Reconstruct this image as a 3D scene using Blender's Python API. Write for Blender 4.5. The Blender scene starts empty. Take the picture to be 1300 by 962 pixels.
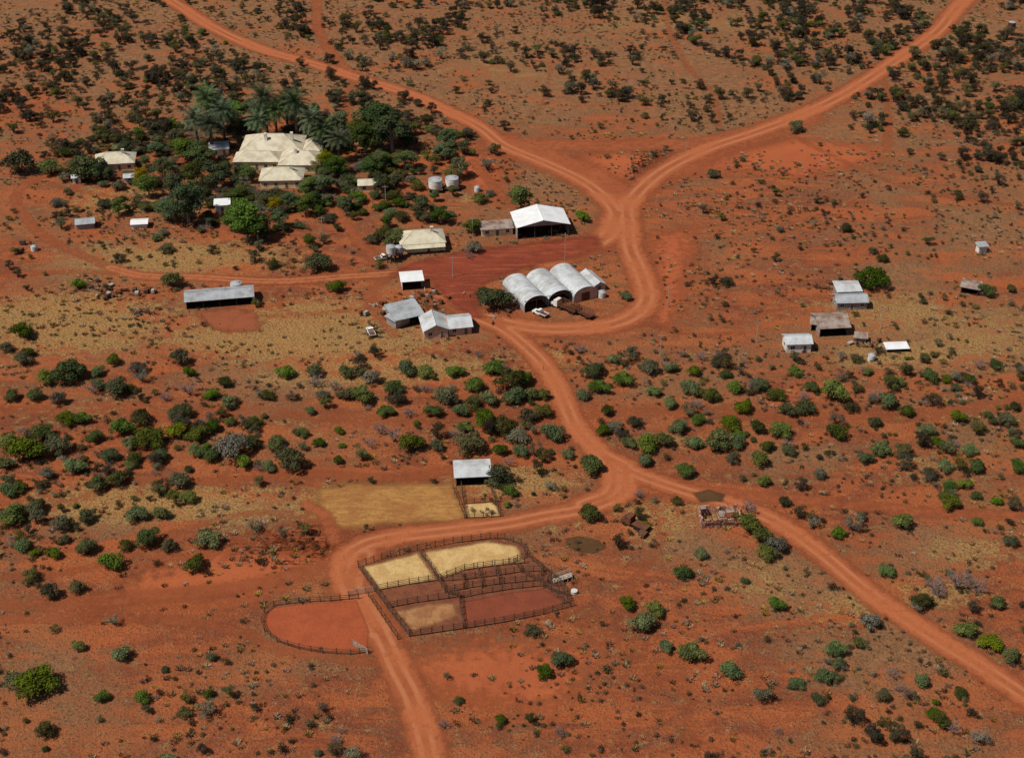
import bpy, math, random, numpy as np
from mathutils import Vector, noise
random.seed(7); rng=np.random.default_rng(7)
S=bpy.context.scene
# ---------------------------------------------------------------- camera unprojection (image pixels -> metres on the ground plane)
H=200.0; F=1805.0; PT=math.atan((481+650)/1805.0); sp,cp=math.sin(PT),math.cos(PT)
def G(px,py,z=0.0):
    u=(px-650)/F; v=(py-481)/F
    t=H/(sp+v*cp)
    return Vector((t*u,t*(cp-v*sp),z))
def P(x,y):
    d=y*cp+H*sp
    return 650+F*x/d, 481-F*(y*sp-H*cp)/d
def scl(py): return F*(sp+(py-481)/F*cp)/H
# ---------------------------------------------------------------- node helpers
def N(nt,typ,ins=None,**props):
    n=nt.nodes.new(typ)
    for k,v in props.items(): setattr(n,k,v)
    for k,v in (ins or {}).items():
        s=n.inputs[k]
        if isinstance(v,bpy.types.NodeSocket): nt.links.new(v,s)
        else: s.default_value=v
    return n
def c4(c): return (c[0],c[1],c[2],1.0)
def mix(nt,f,a,b,blend='MIX'):
    if isinstance(a,tuple): a=c4(a)
    if isinstance(b,tuple): b=c4(b)
    return N(nt,'ShaderNodeMix',{0:f,6:a,7:b},data_type='RGBA',blend_type=blend).outputs[2]
def mth(nt,op,a,b=0.0,clamp=False): return N(nt,'ShaderNodeMath',{0:a,1:b},operation=op,use_clamp=clamp).outputs[0]
def mr(nt,v,a,b,c=0.0,d=1.0): return N(nt,'ShaderNodeMapRange',{0:v,1:a,2:b,3:c,4:d},interpolation_type='SMOOTHSTEP').outputs[0]
def nz(nt,co,s,det=4,rough=.55,dist=0.0): return N(nt,'ShaderNodeTexNoise',{'Vector':co,'Scale':s,'Detail':det,'Roughness':rough,'Distortion':dist}).outputs[0]
def att(nt,name): return N(nt,'ShaderNodeAttribute',attribute_name=name).outputs['Fac']
def newmat(name):
    m=bpy.data.materials.new(name); m.use_nodes=True; nt=m.node_tree
    b=nt.nodes['Principled BSDF']; b.inputs['Specular IOR Level'].default_value=0.12; b.inputs['Roughness'].default_value=.9
    return m,nt,b
def bump(nt,b,h,strength,dist=0.1):
    bn=N(nt,'ShaderNodeBump',{'Height':h,'Strength':strength,'Distance':dist}); nt.links.new(bn.outputs[0],b.inputs['Normal'])
def simple(name,col,col2=None,s=1.5,rough=.85,metal=0.0,stripe=0.0):
    m,nt,b=newmat(name)
    co=N(nt,'ShaderNodeTexCoord').outputs['Object']
    col2=col2 or tuple(c*.6 for c in col)
    n=mr(nt,nz(nt,co,s,5,.65),.35,.7)
    c=mix(nt,n,col,col2)
    if stripe:
        w=N(nt,'ShaderNodeTexWave',{'Vector':co,'Scale':stripe,'Distortion':0.3},wave_type='BANDS',bands_direction='X').outputs['Fac']
        c=mix(nt,mr(nt,w,.0,.35,.28,0.),c,tuple(k*.5 for k in col))
        bump(nt,b,w,.25,.05)
    nt.links.new(c,b.inputs['Base Color']); b.inputs['Roughness'].default_value=rough; b.inputs['Metallic'].default_value=metal
    return m
M={}
M['cream_wall']=simple('cream_wall',(.72,.60,.36),(.58,.45,.25),.6)
M['white_wall']=simple('white_wall',(.72,.70,.64),(.52,.44,.36),.7)
M['pink_wall']=simple('pink_wall',(.55,.38,.28),(.42,.25,.17),.8)
M['grey_wall']=simple('galvanised_wall',(.30,.30,.30),(.20,.14,.10),.5,.6,0,1.4)
M['cream_roof']=simple('cream_roof',(.62,.56,.42),(.42,.35,.25),.3,.6,0,.9)
M['white_roof']=simple('white_roof',(.78,.78,.78),(.64,.64,.63),.3,.5,0,.7)
M['galv_roof']=simple('galvanised_roof',(.38,.40,.42),(.24,.23,.23),.35,.5,0,.8)
M['light_roof']=simple('light_galvanised_roof',(.54,.56,.58),(.34,.33,.31),.3,.5,0,.8)
M['rust_roof']=simple('rusty_roof',(.34,.28,.24),(.16,.07,.04),.4,.7,0,.8)
M['rust']=simple('rust',(.16,.06,.03),(.07,.03,.02),1.2)
M['timber']=simple('weathered_timber',(.12,.075,.05),(.06,.035,.025),2)
M['rail']=simple('fence_rail',(.13,.075,.05),(.08,.035,.02),1)
M['pale_timber']=simple('pale_timber',(.42,.36,.30),(.26,.2,.15),2)
M['glass']=simple('window_glass',(.03,.035,.04),(.05,.05,.05),1,.15)
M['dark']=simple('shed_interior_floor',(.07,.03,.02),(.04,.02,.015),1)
M['door']=simple('door_paint',(.16,.12,.09),(.1,.08,.06),1)
M['rubber']=simple('tyre',(.02,.02,.02),(.035,.025,.02),2)
M['carwhite']=simple('white_car_paint',(.75,.74,.70),(.62,.56,.5),1,.35)
M['bark']=simple('bark',(.13,.09,.07),(.07,.045,.035),3)
M['palebark']=simple('pale_bark',(.38,.30,.24),(.22,.16,.12),3)
M['dead']=simple('dead_wood',(.27,.19,.165),(.14,.10,.09),3)
M['tank']=simple('tank_metal',(.60,.60,.57),(.42,.38,.34),.8,.5)
M['ruin']=simple('crumbling_plaster',(.50,.30,.22),(.20,.07,.035),.9)
def foliage(name,a,b2,trans=.14,v0=.6,v1=1.35):
    m,nt,b=newmat(name)
    sh=att(nt,'shade'); r=N(nt,'ShaderNodeObjectInfo').outputs['Random']
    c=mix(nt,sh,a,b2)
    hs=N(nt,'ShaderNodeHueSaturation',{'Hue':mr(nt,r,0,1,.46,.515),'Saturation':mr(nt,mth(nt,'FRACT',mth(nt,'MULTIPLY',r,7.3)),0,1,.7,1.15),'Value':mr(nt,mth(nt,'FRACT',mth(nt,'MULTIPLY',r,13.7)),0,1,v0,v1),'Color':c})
    nt.links.new(hs.outputs[0],b.inputs['Base Color']); b.inputs['Roughness'].default_value=.75
    tr=N(nt,'ShaderNodeBsdfTranslucent',{'Color':hs.outputs[0]}); mx=N(nt,'ShaderNodeMixShader',{0:trans,1:b.outputs[0],2:tr.outputs[0]})
    nt.links.new(mx.outputs[0],nt.nodes['Material Output'].inputs['Surface'])
    return m
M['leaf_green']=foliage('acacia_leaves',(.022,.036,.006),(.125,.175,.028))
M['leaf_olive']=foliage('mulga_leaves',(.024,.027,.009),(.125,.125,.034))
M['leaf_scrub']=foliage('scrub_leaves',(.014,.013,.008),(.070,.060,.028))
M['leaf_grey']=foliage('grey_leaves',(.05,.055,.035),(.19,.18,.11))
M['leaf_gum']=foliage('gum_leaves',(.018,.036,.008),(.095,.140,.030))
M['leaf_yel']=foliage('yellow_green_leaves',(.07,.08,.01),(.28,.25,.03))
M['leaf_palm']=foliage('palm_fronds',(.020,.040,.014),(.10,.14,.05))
M['tuft_dry']=foliage('dry_grass_blades',(.20,.12,.045),(.46,.31,.12))
M['tuft_green']=foliage('saltbush_leaves',(.025,.020,.010),(.10,.085,.038))
# ---------------------------------------------------------------- mesh builder
class MB:
    def __init__(s): s.v=[];s.f=[];s.m=[]
    def add(s,vs,fs,m=0):
        o=len(s.v); s.v+= [tuple(q) for q in vs]
        for f in fs: s.f.append([o+i for i in f]); s.m.append(m)
    def box(s,a,b,m=0):
        x0,y0,z0=a;x1,y1,z1=b
        s.add([(x0,y0,z0),(x1,y0,z0),(x1,y1,z0),(x0,y1,z0),(x0,y0,z1),(x1,y0,z1),(x1,y1,z1),(x0,y1,z1)],
          [(0,3,2,1),(4,5,6,7),(0,1,5,4),(1,2,6,5),(2,3,7,6),(3,0,4,7)],m)
    def beam(s,a,b,r1,r2=None,n=5,m=0,flat=1.0):
        a=Vector(a);b=Vector(b); r2=r1 if r2 is None else r2
        d=(b-a)
        if d.length<1e-5:return
        d.normalize(); up=Vector((0,0,1)) if abs(d.z)<.9 else Vector((1,0,0))
        x=d.cross(up).normalized(); y=x.cross(d)
        vs=[];off=math.pi/4 if n==4 else 0
        for c,r in((a,r1),(b,r2)):
            for i in range(n):
                t=2*math.pi*i/n+off; vs.append(c+x*(math.cos(t)*r*flat)+y*(math.sin(t)*r))
        fs=[(i,(i+1)%n,n+(i+1)%n,n+i) for i in range(n)]+[tuple(range(n))[::-1],tuple(range(n,2*n))]
        s.add(vs,fs,m)
    def slab(s,pts,th,m=0):
        n=len(pts); vs=[tuple(q) for q in pts]+[(q[0],q[1],q[2]-th) for q in pts]
        s.add(vs,[tuple(range(n)),tuple(range(n,2*n))[::-1]]+[(i,n+i,n+(i+1)%n,(i+1)%n) for i in range(n)],m)
    def mesh(s,name,mats):
        me=bpy.data.meshes.new(name); me.from_pydata(s.v,[],s.f)
        for k in mats: me.materials.append(M[k])
        me.polygons.foreach_set('material_index',s.m); me.update(); return me
    def obj(s,name,mats,parent=None,loc=(0,0,0),rot=0,link=True):
        o=bpy.data.objects.new(name,s.mesh(name,mats)); o.location=loc; o.rotation_euler=(0,0,rot)
        if parent: o.parent=parent
        if link: S.collection.objects.link(o)
        return o
def empty(name,loc,rot=0):
    e=bpy.data.objects.new(name,None); e.location=loc; e.rotation_euler=(0,0,rot); S.collection.objects.link(e); return e
EX=[] # exclusion discs
# ---------------------------------------------------------------- buildings
def wallparts(par,x0,x1,y0,y1,wh,wm,openf=False,wins=True,roof='hip',rh=2.0,t=.14):
    w=MB()
    if not openf: w.box((x0,y0,0),(x1,y0+t,wh))
    w.box((x0,y1-t,0),(x1,y1,wh))
    w.box((x0,y0+t,0),(x0+t,y1-t,wh)); w.box((x1-t,y0+t,0),(x1,y1-t,wh))
    xm=(x0+x1)/2; ym=(y0+y1)/2
    if roof=='gable_y':
        for yy in ((y0,y0+t),(y1-t,y1)):
            vs=[(x0,yy[0],wh),(x1,yy[0],wh),(xm,yy[0],wh+rh-.05),(x0,yy[1],wh),(x1,yy[1],wh),(xm,yy[1],wh+rh-.05)]
            w.add(vs,[(0,1,2),(5,4,3),(0,2,5,3),(1,4,5,2)])
    if roof=='gable_x':
        for xx in ((x0,x0+t),(x1-t,x1)):
            vs=[(xx[0],y0,wh),(xx[0],y1,wh),(xx[0],ym,wh+rh-.05),(xx[1],y0,wh),(xx[1],y1,wh),(xx[1],ym,wh+rh-.05)]
            w.add(vs,[(0,2,1),(3,4,5),(0,3,5,2),(1,2,5,4)])
    if roof=='skillion':
        w.box((x0,y1-t,wh),(x1,y1,wh+rh-.08))
        for xx in ((x0,x0+t),(x1-t,x1)):
            vs=[(xx[0],y0,wh),(xx[0],y1-t,wh),(xx[0],y1-t,wh+rh-.1),(xx[1],y0,wh),(xx[1],y1-t,wh),(xx[1],y1-t,wh+rh-.1)]
            w.add(vs,[(0,2,1),(3,4,5),(0,3,5,2),(1,2,5,4)])
    w.obj('walls',[wm],par)
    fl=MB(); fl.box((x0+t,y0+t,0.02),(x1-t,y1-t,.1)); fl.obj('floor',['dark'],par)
    if openf:
        q=MB(); n=max(1,int((x1-x0)/4.5))
        for i in range(n+1):
            xx=x0+.1+(x1-x0-.2)*i/n; q.box((xx-.09,y0,0),(xx+.09,y0+.18,wh))
        q.box((x0,y0+.02,wh-.25),(x1,y0+.14,wh-.003)); q.obj('posts',['timber'],par)
    if wins:
        q=MB()
        def win(cx,cy,dx,dy,door=False):
            z0,z1,hw=(0.05,2.05,.45) if door else (.95,2.05,.55)
            def bx(a0,a1,zz0,zz1,o0,o1,m):
                if dy: ys=sorted((cy+dy*o0,cy+dy*o1)); q.box((cx+a0,ys[0],zz0),(cx+a1,ys[1],zz1),m)
                else: xs=sorted((cx+dx*o0,cx+dx*o1)); q.box((xs[0],cy+a0,zz0),(xs[1],cy+a1,zz1),m)
            bx(-hw,hw,z0,z1,-.02,.02,1 if door else 0)
            bx(-hw-.08,-hw,z0,z1,-.02,.06,2); bx(hw,hw+.08,z0,z1,-.02,.06,2)
            bx(-hw-.08,hw+.08,z1,z1+.08,-.02,.06,2)
            if not door: bx(-hw-.08,hw+.08,z0-.08,z0,-.02,.08,2); bx(-.03,.03,z0,z1,.02,.05,2)
        if not openf:
            n=max(1,int((x1-x0)/2.8))
            for i in range(n): win(x0+(x1-x0)*(i+.5)/n,y0,0,-1,i==n//2)
        n=max(1,int((x1-x0)/3.2))
        for i in range(n): win(x0+(x1-x0)*(i+.5)/n,y1,0,1)
        n=max(1,int((y1-y0)/3.5))
        for i in range(n):
            yy=y0+(y1-y0)*(i+.5)/n; win(x0,yy,-1,0); win(x1,yy,1,0)
        q.obj('windows_and_door',['glass','door','white_wall'],par)
def roofpart(par,x0,x1,y0,y1,wh,roof,rh,rm,oh=.45):
    r=MB(); th=.09; z=wh+.09
    X0,X1,Y0,Y1=x0-oh,x1+oh,y0-oh,y1+oh; xm=(x0+x1)/2; ym=(y0+y1)/2
    if roof=='gable_y':
        r.slab([(X0,Y0,z-.15),(xm,Y0,z+rh),(xm,Y1,z+rh),(X0,Y1,z-.15)][::-1],th); r.slab([(X1,Y0,z-.15),(X1,Y1,z-.15),(xm,Y1,z+rh),(xm,Y0,z+rh)],th)
        r.beam((xm,Y0,z+rh+.02),(xm,Y1,z+rh+.02),.13,n=6)
    elif roof=='gable_x':
        r.slab([(X0,Y0,z-.15),(X1,Y0,z-.15),(X1,ym,z+rh),(X0,ym,z+rh)],th); r.slab([(X0,Y1,z-.15),(X0,ym,z+rh),(X1,ym,z+rh),(X1,Y1,z-.15)],th)
        r.beam((X0,ym,z+rh+.02),(X1,ym,z+rh+.02),.13,n=6)
    elif roof=='skillion':
        r.slab([(X0,Y0,z-.05),(X1,Y0,z-.05),(X1,Y1,z+rh+.03),(X0,Y1,z+rh+.03)],th)
    elif roof=='hip':
        k=min(X1-X0,Y1-Y0)/2*.96
        if X1-X0>=Y1-Y0: a=(X0+k,ym,z+rh);b=(X1-k,ym,z+rh)
        else: a=(xm,Y0+k,z+rh);b=(xm,Y1-k,z+rh)
        c=[(X0,Y0,z-.1),(X1,Y0,z-.1),(X1,Y1,z-.1),(X0,Y1,z-.1)]
        if X1-X0>=Y1-Y0: fs=[[c[0],c[1],b,a],[c[1],c[2],b],[c[2],c[3],a,b],[c[3],c[0],a]]
        else: fs=[[c[0],c[1],a],[c[1],c[2],b,a],[c[2],c[3],b],[c[3],c[0],a,b]]
        for f in fs: r.slab(f,th)
        r.beam(a,b,.14,n=6)
        for cc,e in ((c[0],a),(c[3],a if X1-X0>=Y1-Y0 else b),(c[1],b if X1-X0>=Y1-Y0 else a),(c[2],b)): r.beam(cc,e,.1,n=5)
    r.obj('roof',[rm],par)
def frame(L,R):
    a=G(*L);b=G(*R); d=b-a; return (a+b)/2,math.atan2(d.y,d.x),d.length
def bld(name,L,R,D,wh,roof,rh,wm,rm,openf=False,wins=True,lean=None,chim=False):
    c,rot,W=frame(L,R); e=empty(name,c,rot)
    wallparts(e,-W/2,W/2,0,D,wh,wm,openf,wins,roof,rh)
    roofpart(e,-W/2,W/2,0,D,wh,roof,rh,rm)
    if lean:
        r=MB(); ld=lean; r.slab([(-W/2,-ld,wh-.75),(W/2,-ld,wh-.75),(W/2,-.46,wh-.15),(-W/2,-.46,wh-.15)],.07); r.obj('verandah_roof',[rm],e)
        q=MB(); n=max(2,int(W/3))
        for i in range(n+1): xx=-W/2+.1+(W-.2)*i/n; q.box((xx-.05,-ld+.1,0),(xx+.05,-ld+.2,wh-.84))
        q.obj('verandah_posts',['timber'],e)
    if chim:
        q=MB(); q.box((W*.2,D*.4,wh),(W*.2+.9,D*.4+.7,wh+rh+1.0)); q.box((W*.2-.08,D*.4-.08,wh+rh+1.0),(W*.2+.98,D*.4+.78,wh+rh+1.15)); q.obj('chimney',['white_wall'],e)
    off=Vector((-math.sin(rot),math.cos(rot),0))*D/2
    EX.append((c.x+off.x,c.y+off.y,max(W,D)/2+1.5))
    return e
# homestead
e=empty('homestead',G(352,219)); EX.append((e.location.x,e.location.y+10,15)); EX.append((e.location.x-9,e.location.y+10,10)); EX.append((e.location.x+9,e.location.y+8,10)); EX.append((e.location.x+2,e.location.y-4,9))
for (x0,x1,y0,y1,wh,rh,rf) in ((-14,7,10,24,3.6,3.6,'hip'),(1,15.5,-1,9.5,3.3,2.9,'hip'),(-15,0.5,2,9.6,3.2,2.2,'hip'),(7.6,14,10,20,3.2,2.6,'hip')):
    wallparts(e,x0,x1,y0,y1,wh,'cream_wall',False,True,rf,rh); roofpart(e,x0,x1,y0,y1,wh,rf,rh,'cream_roof')
q=MB(); q.box((-6,14,4),(-5,15,8.4)); q.box((3,15,4),(4,16,8.4)); q.box((6,3,4),(6.8,3.8,7.4)); q.obj('chimneys',['white_wall'],e)
bld('garden_house',(331,240),(384,239),9.5,3.1,'hip',2.6,'cream_wall','cream_roof',chim=True)
bld('laundry_shed',(268,199),(291,197),5,2.6,'skillion',.5,'white_wall','light_roof')
bld('cottage',(121,219),(171,216),8.5,2.9,'hip',2.4,'cream_wall','cream_roof',chim=True)
bld('garden_shed',(456,244),(483,243),4.5,2.5,'gable_x',1.0,'cream_wall','cream_roof')
bld('white_outbuilding',(274,271),(292,270),3.5,2.9,'skillion',.4,'white_wall','white_roof')
bld('white_outbuilding',(168,291),(187,290),3.5,1.8,'gable_x',.5,'white_wall','white_roof',wins=False)
bld('outhouse',(159,234),(171,233),3,2.4,'gable_x',.6,'white_wall','light_roof')
bld('outhouse',(93,234),(103,233),2.5,2.2,'skillion',.3,'white_wall','light_roof')
bld('tin_shed',(98,292),(120,290),4,2,'gable_x',.8,'grey_wall','galv_roof',wins=False)
bld('workers_quarters',(612,301),(651,298),5,2.5,'skillion',.3,'cream_wall','rust_roof')
bld('machinery_shed',(657,304),(722,299),11,4.2,'gable_y',1.9,'grey_wall','white_roof',True,False)
bld('cream_cottage',(510,322),(565,318),9,3.0,'hip',2.4,'cream_wall','cream_roof',chim=True,lean=2.0)
bld('white_shed',(511,369),(537,367),5,3.0,'skillion',.3,'white_wall','white_roof',True,False)
bld('shearing_shed',(237,393),(322,386),6.5,2.7,'gable_x',1.1,'grey_wall','galv_roof',True,False)
bld('workshop',(503,418),(538,410),7.5,2.9,'skillion',1.0,'grey_wall','galv_roof',True,False)
bld('store_shed',(491,411),(503,418),5,2.5,'skillion',.6,'grey_wall','galv_roof',False,False)
e=bld('gabled_cottage',(539,431),(569,428),8,2.7,'gable_y',1.7,'pink_wall','light_roof')
c,rot,W=frame((569,428),(598,424)); e2=empty('wing',(0,0,0)); e2.parent=e; e2.location=(W/2+3.5,.6,0)
wallparts(e2,-W/2+.1,W/2,0,7,2.5,'pink_wall',False,True,'gable_x',1.4); roofpart(e2,-W/2+.6,W/2,0,7,2.5,'gable_x',1.4,'light_roof')
bld('tin_shed',(1063,379),(1092,378),5,2.3,'skillion',.5,'grey_wall','light_roof',True,False)
bld('tin_shed',(1062,394),(1100,393),5,2.6,'gable_x',1.1,'grey_wall','galv_roof')
bld('tin_shed',(1040,428),(1077,426),8,2.9,'gable_x',1.5,'grey_wall','rust_roof',True,False)
bld('tin_shed',(1029,420),(1039,421),5,2.3,'skillion',.4,'grey_wall','rust_roof',True,False)
bld('white_shed',(998,448),(1029,447),5,2.9,'gable_x',1.0,'white_wall','light_roof')
bld('low_shed',(1126,447),(1152,446),2.5,1.1,'skillion',.25,'grey_wall','white_roof',True,False)
bld('tin_shed',(1219,372),(1241,376),4,2.2,'skillion',.5,'grey_wall','rust_roof',True,False)
bld('outhouse',(1242,322),(1252,321),2,2.4,'skillion',.3,'white_wall','galv_roof',wins=False)
bld('outhouse',(1086,435),(1099,436),2.2,1.7,'skillion',.3,'grey_wall','rust_roof',wins=False)
bld('hay_shed',(579,617),(622,615),5.5,2.7,'skillion',.5,'grey_wall','light_roof',True,False)
# triple arched shed
L=(666,397);R=(756,376); c,rot,W=frame(L,R); e=empty('arched_shed',c,rot); D=15.0
EX.append((c.x-4,c.y+6,13)); EX.append((c.x+4,c.y+8,10))
wbay=W/3
for i in range(3):
    x0=-W/2+i*wbay; xm=x0+wbay/2; r=MB(); n=14; hh=2.0; rr=wbay/2-.03; rz=2.5
    pr=[(xm+rr*math.cos(math.pi*k/n),hh+rz*math.sin(math.pi*k/n)) for k in range(n+1)]
    d0=0 if i<2 else -1.2
    segs=9
    for s in range(segs):
        ya=d0+(D-d0)*s/segs; yb=d0+(D-d0)*(s+1)/segs-.04
        for k in range(n):
            a,b=pr[k],pr[k+1]
            r.add([(a[0],ya,a[1]),(b[0],ya,b[1]),(b[0],yb,b[1]),(a[0],yb,a[1])],[(0,1,2,3)])
    o=r.obj('vault_roof',['light_roof'],e)
    md=o.modifiers.new('s','SOLIDIFY'); md.thickness=.08
    w=MB()
    vs=[(x0+.05,D-.2,0),(x0+wbay-.05,D-.2,0)]+[(p_[0],D-.2,p_[1]-.1) for p_ in pr]
    w.add(vs,[tuple(range(len(vs)))])
    if i==2:
        vs=[(x0+.05,d0+.15,0),(x0+wbay-.05,d0+.15,0)]+[(p_[0],d0+.15,p_[1]-.1) for p_ in pr]; w.add(vs,[tuple(range(len(vs)))],1)
        w.box((xm-1.3,d0+.02,0),(xm+1.3,d0+.12,2.7),2)
    else:
        for k in range(1,n): w.beam((xm,.2,hh+rz*.62),(pr[k][0],.2,pr[k][1]-.05),.04,n=4,m=2)
        w.box((x0+.1,.12,hh+rz*.55),(x0+wbay-.1,.28,hh+rz*.62),2)
        w.box((xm-.08,.1,0),(xm+.08,.26,hh+1.2),2)
    w.box((x0,d0,0),(x0+.12,D,hh),0)
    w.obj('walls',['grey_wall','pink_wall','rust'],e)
w=MB(); w.box((W/2-.1,-1.2,0),(W/2+.02,D,2.0)); w.obj('side_wall',['grey_wall'],e)
w=MB(); w.box((-W/2+.2,.1,.02),(W/2-.2,D-.3,.08)); w.obj('floor',['dark'],e)
e3=empty('lean_to',(0,0,0)); e3.parent=e; e3.location=(W/2+2.2,2.0,0)
wallparts(e3,-1.9,2.2,0,9,2.2,'pink_wall',False,True,'gable_y',.9); roofpart(e3,-1.7,2.2,0,9,2.2,'gable_y',.9,'light_roof',.2)
def tank(name,px,py,r,h,base=0.0,mk='tank'):
    g=G(px,py); e=empty(name,g); EX.append((g.x,g.y,r+1)); q=MB(); n=28
    q.beam((0,0,base),(0,0,base+h),r,r,n); q.obj('barrel',[mk],e)
    q=MB(); q.beam((0,0,base+h+.003),(0,0,base+h+.5),r*1.03,.15,n); q.beam((r*.5,0,base+h+.2),(r*.5,0,base+h+.5),.25,n=8); q.obj('lid',['galv_roof'],e)
    q=MB()
    for k in range(1,5): z=base+h*k/5; q.beam((0,0,z-.04),(0,0,z+.04),r+.04,r+.04,n)
    q.obj('hoops',[mk],e)
    if base>0:
        q=MB()
        for sx in(-1,0,1):
            for sy in(-1,0,1): q.beam((sx*r*.8,sy*r*.8,0),(sx*r*.8,sy*r*.8,base-.3),.13,n=6)
        q.box((-r*1.1,-r*1.1,base-.3),(r*1.1,r*1.1,base-.003))
        q.beam((-r*.8,-r*.8,.1),(r*.8,-r*.8,base-.4),.07,n=4); q.beam((r*.8,-r*.8,.1),(-r*.8,-r*.8,base-.4),.07,n=4); q.obj('stand',['timber'],e)
tank('water_tank',553,242,2.3,2.7,1.4,'white_wall'); tank('water_tank',574,240,2.2,2.7,1.4,'white_wall')
tank('elevated_water_tank',497,332,1.4,2.2,3.0); tank('elevated_water_tank',507,327,1.2,1.8,2.0)
tank('water_tank',301,371,1.7,2.3,.8); tank('water_tank',1106,457,1.0,1.7); tank('water_tank',764,377,1.1,1.8)
tank('water_tank',606,243,1.0,1.6); tank('elevated_water_tank',1282,45,1.6,1.8,4.0,'rust'); tank('water_tank',44,318,1.0,1.5)
# ---------------------------------------------------------------- fences
def fence(name,pts,h=1.7,rails=5,sp_=2.4,closed=False,mats=('timber','rail'),pr=.1,rr=.075,irr=.15):
    W_=[G(*q) for q in pts]
    if closed: W_.append(W_[0])
    q=MB()
    for a,b in zip(W_[:-1],W_[1:]):
        L_=(b-a).length; n=max(1,round(L_/sp_))
        for i in range(n+(1 if (b is W_[-1] and not closed) else 0)):
            c=a.lerp(b,i/n); hh=h+random.uniform(-.5,1)*irr
            q.beam((c.x,c.y,0),(c.x+random.uniform(-1,1)*.06,c.y,hh+.15),pr,pr*.85,5,0)
        for k in range(rails):
            z=h*(k+.7)/rails
            for i in range(n):
                c=a.lerp(b,i/n);d=a.lerp(b,(i+1)/n); jz=random.uniform(-.04,.04)
                q.beam((c.x,c.y,z+jz),(d.x,d.y,z-jz),rr,n=4,m=1,flat=.5)
    return q.obj(name,list(mats))
yard=[[(455,720),(485,710),(530,699),(575,690),(622,684),(641,685)],
[(641,685),(662,692),(670,707),(690,724),(712,742),(725,770)],
[(725,770),(690,780),(640,790),(590,798),(520,808)],[(520,808),(498,780),(478,752),(455,720)],
[(478,750),(520,742),(556,737),(590,724),(625,719),(666,715)],[(532,700),(540,712),(548,722),(557,738)],
[(557,738),(565,752),(583,758),(584,772),(588,797)],[(492,772),(530,765),(583,758)],
[(566,752),(600,746),(640,741),(682,737),(708,745)],[(583,760),(612,754),(650,748),(690,744)],
[(586,730),(590,748)],[(606,722),(612,746)],[(628,719),(634,742)],[(590,736),(630,731),(664,726),(690,726)],
[(655,717),(662,727),(682,738),(690,746),(720,757)],[(690,724),(684,737)],[(560,738),(590,736)],[(668,708),(646,716)],[(700,731),(692,745),(716,766)]]
for yv in yard: fence('stockyard_fence',yv,1.8,4,2.2)
fence('round_corral_fence',[(455,760),(420,763),(380,765),(348,769),(336,778),(332,790),(336,802),(352,815),(380,824),(410,829),(445,831),(467,828)],1.5,3,2.3)
fence('stockyard_fence',[(468,757),(490,790),(505,812)],1.4,3,2.5)
fence('stockyard_gate',[(442,757),(474,751)],1.6,5,1.6,mats=('pale_timber','pale_timber'))
fence('stockyard_gate',[(448,819),(467,830)],1.5,5,1.6,mats=('pale_timber','pale_timber'))
fence('small_pen_fence',[(586,618),(588,637),(592,658),(635,656),(628,634),(621,617)],1.4,3,2.2)
fence('small_pen_fence',[(589,640),(629,637)],1.4,3,2.2); fence('small_pen_fence',[(575,620),(580,632),(590,658)],1.3,2,2.4)
fence('wire_fence',[(622,618),(640,612),(650,634),(629,640)],1.2,2,3)
wf=[[(600,214),(640,222),(655,262)],[(450,250),(520,276),(545,288)],[(20,420),(120,352)],[(330,420),(338,402),(420,405),(480,400)],[(250,394),(270,420),(330,422)],
[(640,600),(720,596),(738,612)],[(1000,395),(1110,398),(1180,380)],[(1110,452),(1185,425),(1215,380)],[(690,470),(960,455),(1130,452)],[(620,560),(300,600),(130,640)]]
for w_ in wf: fence('wire_fence',w_,1.1,2,4.5,mats=('timber','rail'),pr=.07,rr=.015)
c,rot,W=frame((703,741),(727,737)); e=empty('loading_ramp',c,rot); q=MB()
q.slab([(-W/2,0,.3),(W/2,0,1.2),(W/2,1.4,1.2),(-W/2,1.4,.3)],.15); q.obj('deck',['pale_timber'],e); q=MB()
for i in range(5):
    x=-W/2+.1+i*(W-.2)/4
    for y in(-.08,1.48): q.beam((x,y,0),(x,y,1.3+i*.25),.07,n=5)
for y in(-.08,1.48):
    for z in (.5,1.0): q.beam((-W/2+.1,y,.3+z),(W/2-.1,y,1.2+z),.06,n=4)
q.obj('side_rails',['pale_timber'],e)
q=MB(); q.beam((0,0,0),(0,0,.5),.7,.65,16); q.beam((0,0,.5),(0,0,.62),.72,.72,16); q.obj('water_trough',['tank'],None,G(729,752))
# ---------------------------------------------------------------- ruins, poles, scrap
c,rot,W=frame((891,669),(940,667)); e=empty('ruined_hut',c,rot); EX.append((c.x,c.y+3,5)); q=MB(); D=5.0
def ragged(a,b,th=.35):
    a=Vector(a);b=Vector(b);n=int((b-a).length/.8)
    for i in range(n):
        p0=a.lerp(b,i/n);p1=a.lerp(b,(i+1)/n-.002); h=random.choice([.6,1.4,2.0,2.3,2.1,.9])
        q.box((min(p0.x,p1.x)-(0 if abs(b.x-a.x)>.1 else th/2),min(p0.y,p1.y)-(0 if abs(b.y-a.y)>.1 else th/2),0),(max(p0.x,p1.x)+(0 if abs(b.x-a.x)>.1 else th/2),max(p0.y,p1.y)+(0 if abs(b.y-a.y)>.1 else th/2),h))
ragged((-W/2,0,0),(W/2,0,0)); ragged((-W/2,D,0),(W/2,D,0)); ragged((-W/2,.3,0),(-W/2,D-.3,0)); ragged((W/2,.3,0),(W/2,D-.3,0)); ragged((0,.3,0),(0,D-.3,0))
q.obj('broken_walls',['ruin'],e); q=MB()
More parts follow.
